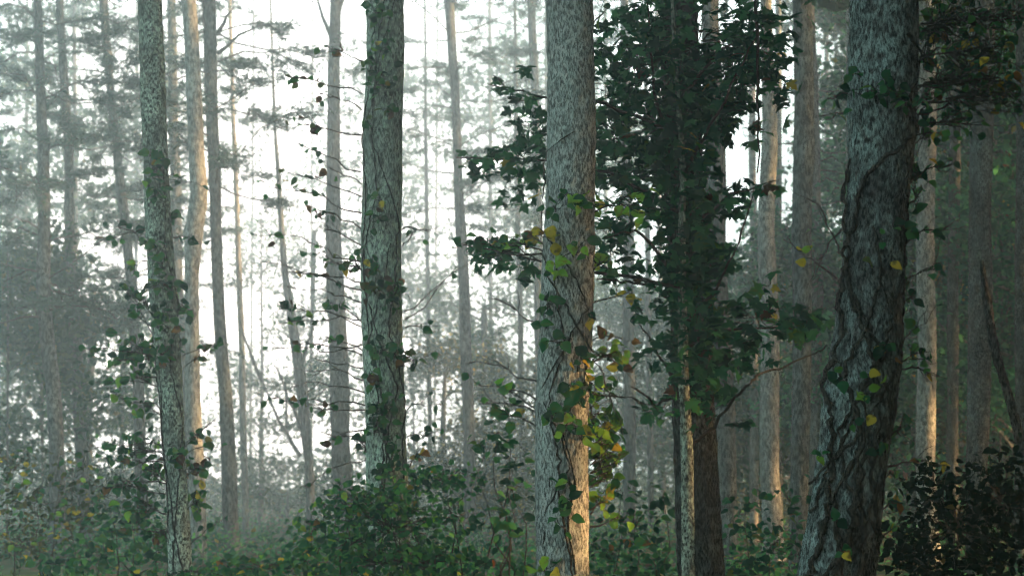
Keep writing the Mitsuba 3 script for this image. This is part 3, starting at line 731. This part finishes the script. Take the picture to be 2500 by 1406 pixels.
crown_pine(k6, t6, 6.8, 13.5, .7, 2.6, r1, 1.1)
for a, b in (((530, 85), (575, 15)), ((532, 130), (640, 60))):
    part(k6, 'branch', tube(bend(P(*a, 32 * S), P(*b, 31.5 * S), 6, .08), np.linspace(.07, .015, 6), 6), 'bark_far')
k7, t7 = bt('thin pale trunk standing clear in the glow right of the grey pine', R((0, 560, 9), (400, 574, 12), (690, 585, 15), (945, 592, 17), (1310, 600, 17)), 44, 'bark_smooth', 16)
k8, t8 = bt('forked foggy tree whose limbs fan to the left in the bright glow', R((330, 672, 9), (500, 684, 14), (660, 695, 18), (770, 710, 24), (945, 738, 31), (1148, 755, 22), (1280, 758, 22)), 43, top=14)
for a, b in (((733, 1113), (640, 930)), ((640, 930), (586, 780)), ((735, 1050), (670, 890)), ((735, 900), (775, 780))):
    part(k8, 'branch', tube(bend(P(*a, 43 * S), P(*b, 42.5 * S), 7, .05), np.linspace(.085, .03, 7), 6), 'bark_far')
k9, t9 = bt('foggy blue-grey trunk just left of the lichen-grey trunk in the bush', R((0, 820, 28), (358, 812, 34), (717, 818, 44), (945, 830, 48), (1290, 838, 50)), 36, top=16)
for a, b in (((812, 100), (775, 0)), ((818, 60), (850, -40))):
    part(k9, 'branch', tube(bend(P(*a, 36 * S), P(*b, 36 * S), 6, .06), np.linspace(.08, .03, 6), 6), 'bark_far')
k10, t10 = bt('foggy pine standing alone between the two lichen-grey trunks', R((0, 1097, 25), (358, 1117, 22), (563, 1124, 27), (717, 1134, 28), (945, 1141, 30), (1148, 1146, 30), (1270, 1149, 31)), 40, top=17, name='pine_tree')
crown_pine(k10, t10, 7.6, 15, .8, 2.9, r1, 1.0)
k11, t11 = bt('foggy pine trunk just left of the top of the sunlit pale trunk', R((0, 1297, 21), (258, 1307, 21), (500, 1312, 22), (1270, 1322, 24)), 46, top=18, name='pine_tree')
crown_pine(k11, t11, 7.0, 16, .75, 3.3, r1, .9)
# middle and right
k12, t12 = bt('grey trunk showing behind the right edge of the dark maple-covered trunk', R((0, 1735, 42), (358, 1745, 50), (614, 1748, 52), (790, 1758, 53), (1097, 1772, 48), (1250, 1780, 44)), 24, 'bark_far', 13)
k13, t13 = bt('pale trunk with warm sunlight on its upper right side, behind the maple', R((100, 1872, 30), (358, 1879, 40), (560, 1872, 42), (717, 1876, 46), (1000, 1880, 46), (1250, 1884, 46)), 29, 'bark_smooth', 14)
k14, t14 = bt('sturdy grey trunk between the maple and the thick leaning trunk', R((0, 1956, 46), (358, 1965, 51), (560, 1959, 52), (717, 1957, 48), (945, 1955, 48), (1199, 1953, 44), (1300, 1953, 46)), 22, 'bark_far', 12)
k15, t15 = bt('thin sunlit strip of trunk low behind the maple branch', R((300, 1836, 18), (700, 1842, 20), (1000, 1840, 22), (1250, 1842, 22)), 40, 'bark_smooth', 16)
k16, t16 = bt('narrow trunk half hidden behind the right side of the sturdy grey trunk', R((0, 1975, 26), (400, 1990, 30), (717, 1993, 32), (1000, 1990, 32), (1260, 1990, 32)), 34, 'bark_far', 15)
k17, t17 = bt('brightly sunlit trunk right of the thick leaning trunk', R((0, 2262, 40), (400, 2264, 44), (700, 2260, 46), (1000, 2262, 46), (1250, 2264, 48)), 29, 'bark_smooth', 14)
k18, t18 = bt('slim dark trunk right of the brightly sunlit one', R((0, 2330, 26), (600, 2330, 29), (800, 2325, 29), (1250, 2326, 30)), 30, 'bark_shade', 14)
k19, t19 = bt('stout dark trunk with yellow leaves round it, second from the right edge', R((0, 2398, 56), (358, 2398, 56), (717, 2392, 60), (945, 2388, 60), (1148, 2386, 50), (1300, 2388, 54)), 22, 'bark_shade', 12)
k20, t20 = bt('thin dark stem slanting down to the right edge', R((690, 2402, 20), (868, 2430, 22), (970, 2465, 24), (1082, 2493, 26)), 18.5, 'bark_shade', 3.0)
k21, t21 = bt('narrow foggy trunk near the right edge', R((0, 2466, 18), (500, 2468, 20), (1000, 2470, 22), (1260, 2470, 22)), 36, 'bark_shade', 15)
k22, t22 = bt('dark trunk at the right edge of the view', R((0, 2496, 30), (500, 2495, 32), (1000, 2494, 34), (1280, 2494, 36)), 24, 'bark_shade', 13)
k23, t23 = bt('foggy trunk in the gap right of the sunlit pale trunk', R((300, 1528, 26), (700, 1535, 28), (1000, 1536, 30), (1270, 1538, 32)), 40, 'bark_far', 16)
k24, t24 = bt('thin foggy trunk seen just left of the dark maple-covered trunk', R((300, 1578, 12), (700, 1582, 14), (1270, 1590, 15)), 48, 'bark_far', 16)
k25, t25 = bt('thin foggy trunk left of the pine standing alone', R((400, 1040, 10), (800, 1046, 12), (1270, 1052, 13)), 56, 'bark_far', 17)
k26, t26 = bt('slim foggy trunk left of the sunlit pale trunk at mid height', R((450, 1262, 13), (800, 1270, 15), (1270, 1278, 16)), 50, 'bark_far', 17)
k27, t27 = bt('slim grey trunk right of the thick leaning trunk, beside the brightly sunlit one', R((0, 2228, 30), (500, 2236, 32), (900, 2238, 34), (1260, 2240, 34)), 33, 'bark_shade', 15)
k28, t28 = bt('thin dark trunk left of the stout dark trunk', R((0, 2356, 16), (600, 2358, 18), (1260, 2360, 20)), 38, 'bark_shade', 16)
for tr_, key_ in ((t2, k2), (t5, k5), (t9, k9), (t12, k12), (t13, k13), (t14, k14), (t17, k17), (t19, k19), (t22, k22), (t27, k27)):
    dense = tr_.p[0, 0] > 4
    lo = tr_.z[-1] - 6.5
    crown_deciduous(key_, tr_, lo, tr_.z[-1] - .3, 14 if dense else 8, 5.5 if dense else 3.6, 7 if dense else 5, .38 if dense else .3, 'foliage_hazy', r1, .45)
for i in range(16):   # bare whorls between the sturdy grey trunk and the leaning trunk
    z = up(r1.uniform(5.5, 9.0))
    c, r = t16.at(z)
    a = r1.uniform(-.9, .9) if i % 3 else r1.uniform(2.2, 4)
    p = bend(c, c + np.array([math.cos(a), math.sin(a), r1.uniform(-.1, .25)]) * r1.uniform(1.6, 4), 7, .1, 0, r1)
    o = [tube(p, np.linspace(.025, .006, 7), 4)]
    for t in (2, 3, 4, 5):
        o.append(tube(bend(p[t], p[t] + (p[-1] - p[0]) * .25 + r1.normal(size=3) * .35, 4, .1, 0, r1), [.009, .007, .005, .003], 3))
    part(k16, 'branch', join(o), 'wood_twig')

# leafy young trees in the fog
def young(label, x, d, h, spread, per, size, mat, seed, z0=1.0, L=1.3, nb=9, px_w=9, lean=0):
    rg = np.random.default_rng(seed)
    key = thing('young_tree', label, 'young tree')
    if d > 20:
        d, h, L, size, spread, z0 = d * S, up(h), L * S, size * S, spread * S, up(z0)
    z = [0, h * .5, h]
    yb = lambda zz: HORIZON - (zz - EYE) / d * FPX
    tr = Trunk([(yb(zz), x + lean * zz + rg.normal() * 6 - px_w / 2 * (1 - .6 * zz / h), x + lean * zz + rg.normal() * 6 + px_w / 2 * (1 - .6 * zz / h)) for zz in z], d, h + .1)
    part(key, 'trunk', tr.mesh(8, .25), 'bark_far', smooth=True)
    crown_deciduous(key, tr, z0, h, nb, L, per, size, mat, rg, spread)
    return key


YT = [
    ('leafy young tree filling the left edge below the dark pine', 20, 34, 7.6, 9, 8, .15, 'foliage_hazy'),
    ('dense green young tree at the foot of the pine nearest the left edge', 110, 38, 6.6, 9, 9, .14, 'foliage_hazy'),
    ('foggy young tree between the two leftmost trunks and the pine behind them', 225, 46, 6.5, 9, 9, .14, 'foliage_hazy'),
    ('pale young tree in the bright gap left of the slim leaning trunk', 300, 55, 7.0, 9, 4, .12, 'foliage_hazy'),
    ('airy young tree in the glow between the grey pine and the forked tree', 640, 60, 10.5, 9, 4, .12, 'foliage_hazy'),
    ('leafy young tree low behind the forked foggy tree', 700, 52, 4.6, 9, 6, .12, 'foliage_hazy'),
    ('airy young tree just left of the blue-grey foggy trunk', 765, 58, 9.5, 9, 5, .12, 'foliage_hazy'),
    ('foggy young tree right of the lichen-grey trunk in the bush', 1010, 56, 7.5, 9, 6, .13, 'foliage_hazy'),
    ('yellow-tinged young tree beside the pine standing alone', 1085, 46, 4.8, 9, 8, .12, 'foliage_autumn'),
    ('foggy young tree right behind the pine standing alone', 1190, 54, 6.8, 9, 9, .12, 'foliage_hazy'),
    ('yellow-tinged young tree just left of the sunlit pale trunk', 1270, 44, 4.6, 9, 6, .12, 'foliage_autumn'),
    ('foggy young tree in the gap between the sunlit pale trunk and the maple-covered trunk', 1530, 54, 7.0, 9, 7, .12, 'foliage_hazy'),
    ('shaded young tree behind the right side of the maple', 1800, 44, 6.0, 9, 9, .12, 'foliage_hazy'),
    ('yellow-tinged young tree behind the sturdy grey trunk', 1930, 46, 4.8, 9, 9, .12, 'foliage_autumn'),
    ('green young tree in the gap left of the thick leaning trunk', 2030, 42, 6.5, 9, 10, .12, 'foliage_hazy'),
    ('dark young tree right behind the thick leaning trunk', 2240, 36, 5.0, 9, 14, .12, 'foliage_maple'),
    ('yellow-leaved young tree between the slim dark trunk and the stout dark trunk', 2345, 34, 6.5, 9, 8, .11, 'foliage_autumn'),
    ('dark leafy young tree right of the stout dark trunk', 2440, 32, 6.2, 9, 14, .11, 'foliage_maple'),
]
for i, (lab, x, d, h, sp, per, size, mat) in enumerate(YT):
    young(lab, x, d, h, .3, per, size, mat, 300 + i, z0=.6 if h < 9 else 2, L=1.5 if d > 30 else .9, nb=12 if h < 8 else 14)

# the forest that closes the view
FAR = [(-60, 62, 'at the left edge'), (60, 74, 'behind the dark pine nearest the left edge'), (190, 66, 'behind the two leftmost trunks'), (330, 80, 'behind the slim leaning trunk'), (470, 86, 'behind the pale kinked trunk'),
       (610, 90, 'deep in the bright glow right of the grey pine'), (760, 84, 'behind the blue-grey foggy trunk'), (900, 78, 'behind the lichen-grey trunk in the bush'), (1060, 88, 'in the bright gap left of the pine standing alone'), (1200, 76, 'in the gap right of the pine standing alone'),
       (1340, 70, 'behind the sunlit pale trunk'), (1480, 74, 'in the gap right of the sunlit pale trunk'), (1620, 66, 'behind the dark maple-covered trunk'), (1760, 62, 'behind the grey trunk right of the maple'), (1900, 66, 'left of the sturdy grey trunk'),
       (2020, 60, 'left of the thick leaning trunk'), (2140, 54, 'behind the thick leaning trunk'), (2260, 52, 'behind the brightly sunlit trunk'), (2370, 48, 'behind the stout dark trunk'), (2480, 50, 'behind the trunk at the right edge'), (2580, 44, 'beyond the right edge thicket')]
for i, (x, d, where) in enumerate(FAR):
    rg = np.random.default_rng(700 + i)
    d *= S
    key = thing('foggy_tree', f'faint leafy tree far off {where}', 'tree')
    glow = 450 < x < 800 or 980 < x < 1130
    wpx = (.2 if glow else .3) / d * FPX
    tr = Trunk(R((0, x + rg.normal() * 10, wpx * .7), (1280, x, wpx)), d, 31 + rg.uniform(-3, 3))
    part(key, 'trunk', tr.mesh(10, .5), 'bark_far', smooth=True)
    right = x > 2100
    gap = 1600 < x < 2100
    crown_deciduous(key, tr, 1.4, 26 if glow else 12 if gap else 28, 16 if glow else 22, 5.2, 3 if glow else 5 if not right else 10, .3 if glow else .38, 'foliage_hazy', rg, .8)

# unseen trees and small shrubs added around the view to block sun and sky
for i, (x, y, z0, z1) in enumerate([(8.6, 8.6, 2.6, 13), (9.8, 14.6, 4.4, 14), (8.4, 13.6, 3.9, 9.5), (12.5, 21, 2.2, 14), (9.0, 4.0, 4.0, 13), (14, 27, 2.0, 16), (17, 36, 3.5, 17), (21, 47, 4, 18), (24, 60, 4, 19), (15.5, 13, 8, 16), (26, 40, 3, 17), (13, 3, 4.5, 14),
                                  (6.2, 11.9, 1.0, 5.2), (5.6, 14.3, .3, 1.5), (5.9, 13.2, .3, 1.4), (5.2, 11.7, 1.0, 4.6), (7.4, 11.0, 1, 6.4), (7.6, 16.4, 1.0, 6.2), (11, 16.8, 1.5, 9), (10, 19.5, 1.0, 10), (4.6, 4.5, 4.6, 12), (6.9, 7.6, 1.2, 10), (6.6, 14.0, 5.2, 12), (5.5, .5, 4.2, 12), (8.5, -3, 3, 12), (3.2, -1.5, 5.0, 13), (6, -7, 2, 12), (12, -9, 2, 13),
                                  (2.5, -12, 2.5, 13), (17, -3, 2, 13), (9, -16, 2, 14), (19, 52, 2, 17), (20, 31, 1.5, 15), (27, 52, 2, 18), (16, 23, 1, 12), (25, 72, 3, 20), (30, 84, 3, 22), (-10.5, 15, 3, 13), (-13, 22, 3, 14)]):
    rg = np.random.default_rng(900 + i)
    key = thing('tree', 'unseen leafy tree added outside the view to shade the ' + ('left' if x < 0 else 'right') + ' side', 'tree', 'unseen trees added outside the ' + ('left' if x < 0 else 'right') + ' side of the view')
    d = y
    tr = Trunk(R((0, CX, 10), (1200, CX, 12)), 10, z1 + 1)
    tr.z = np.linspace(-.1, z1 + 1, 5)
    tr.p = np.stack([x + .1 * np.sin(tr.z), np.full(5, float(y)), tr.z], 1)
    tr.r = np.linspace(.2, .08, 5) * (1 if z1 > 7 else .4)
    tr.d = y
    part(key, 'trunk', tr.mesh(14, .3), 'bark_dark', smooth=True)
    small, close = z1 < 7, 9 < y < 26
    crown_deciduous(key, tr, z0, z1, 14 if small else 24, 1.5 if small else 3.3 if close else 4.2, 16 if small else 9 if close else 8, .12 if small else .23 if close else .42, 'foliage_hazy', rg, .3 if small else .45, aside=True)

# low growth on the forest floor and the thicket that closes the view
rg = np.random.default_rng(61)
n = 46000
yy = 17 + 75 * rg.random(n) ** 1.4
xx = (rg.random(n) * 2 - 1) * (.30 * yy + 2)
cl = meshkit.fbm(np.stack([xx * .35, yy * .35, xx * 0], -1), 3, 9)
keep = cl > .42
xx, yy, cl = xx[keep], yy[keep], cl[keep]
hh = ground_z(xx, yy) + .05 + (cl - .3) * 2.2 * rg.random(len(xx)) ** .7
pos = np.stack([xx, yy, hh], -1)
nrm, tip = leaf_dirs(len(pos), rg, (0, -.3, .8), .5)
m, uv = scatter(HEX, pos, nrm, tip, (.065 + .0011 * yy) * rg.uniform(.6, 1.4, len(pos)), rg)
scene['undergrowth'] = mikit.ply(m, 'foliage_shrub', uv=uv)
labels['undergrowth'] = dict(label='low green growth covering the forest floor between the trunks', category='undergrowth', kind='stuff')
n = 30000
yy = rg.uniform(105, 165, n)
xx = (rg.random(n) * 2 - 1) * (.30 * yy + 3)
top = .8 + 5.5 * meshkit.fbm(np.stack([xx * .11, yy * .05, xx * 0], -1), 3, 19) ** 1.5
pos = np.stack([xx, yy, top * rg.random(n) ** .8], -1)
nrm, tip = leaf_dirs(n, rg, (0, -.3, .8), .7)
m, uv = scatter(DIAMOND, pos, nrm, tip, .4 * rg.uniform(.6, 1.4, n), rg)
scene['thicket'] = mikit.ply(m, 'foliage_hazy', uv=uv)
labels['thicket'] = dict(label='distant foggy thicket closing the view along the forest floor', category='thicket', kind='stuff')

# dense dark trees standing far back on the right
for i, (x, d, lab) in enumerate([(2075, 55, 'dense dark tree filling the gap left of the thick leaning trunk'), (2215, 58, 'dense dark tree behind the slim grey trunk beside the thick leaning trunk'), (2320, 62, 'dense dark tree far behind the slim dark trunk'),
                                 (2425, 56, 'dense dark tree just right of the stout dark trunk, far back'), (2500, 50, 'dense dark tree filling the right edge behind the trunks'), (1900, 66, 'dense dark tree in the gap between the maple and the sturdy grey trunk')]):
    rg = np.random.default_rng(1200 + i)
    key = thing('tree', lab, 'tree')
    wpx = .3 / d * FPX
    tr = Trunk(R((0, x, wpx * .7), (1280, x, wpx)), d, 22)
    part(key, 'trunk', tr.mesh(10, .5), 'bark_dark', smooth=True)
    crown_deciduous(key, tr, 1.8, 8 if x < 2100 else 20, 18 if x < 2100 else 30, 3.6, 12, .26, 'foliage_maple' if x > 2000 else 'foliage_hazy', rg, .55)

# ------------------------------------------------------------------ the air
XF, YN, YF, ZT = 150.0, -60.0, 185.0, 38.0
scene['haze'] = dict(type='cube', to_world=T4().translate([0, (YN + YF) / 2, (ZT - 1.6) / 2]).scale([XF, (YF - YN) / 2, (ZT + 1.6) / 2]),
                     bsdf={'type': 'null'}, interior={'type': 'ref', 'id': 'fog'})
labels['haze'] = dict(label='pale morning fog filling the forest', category='fog', kind='stuff')
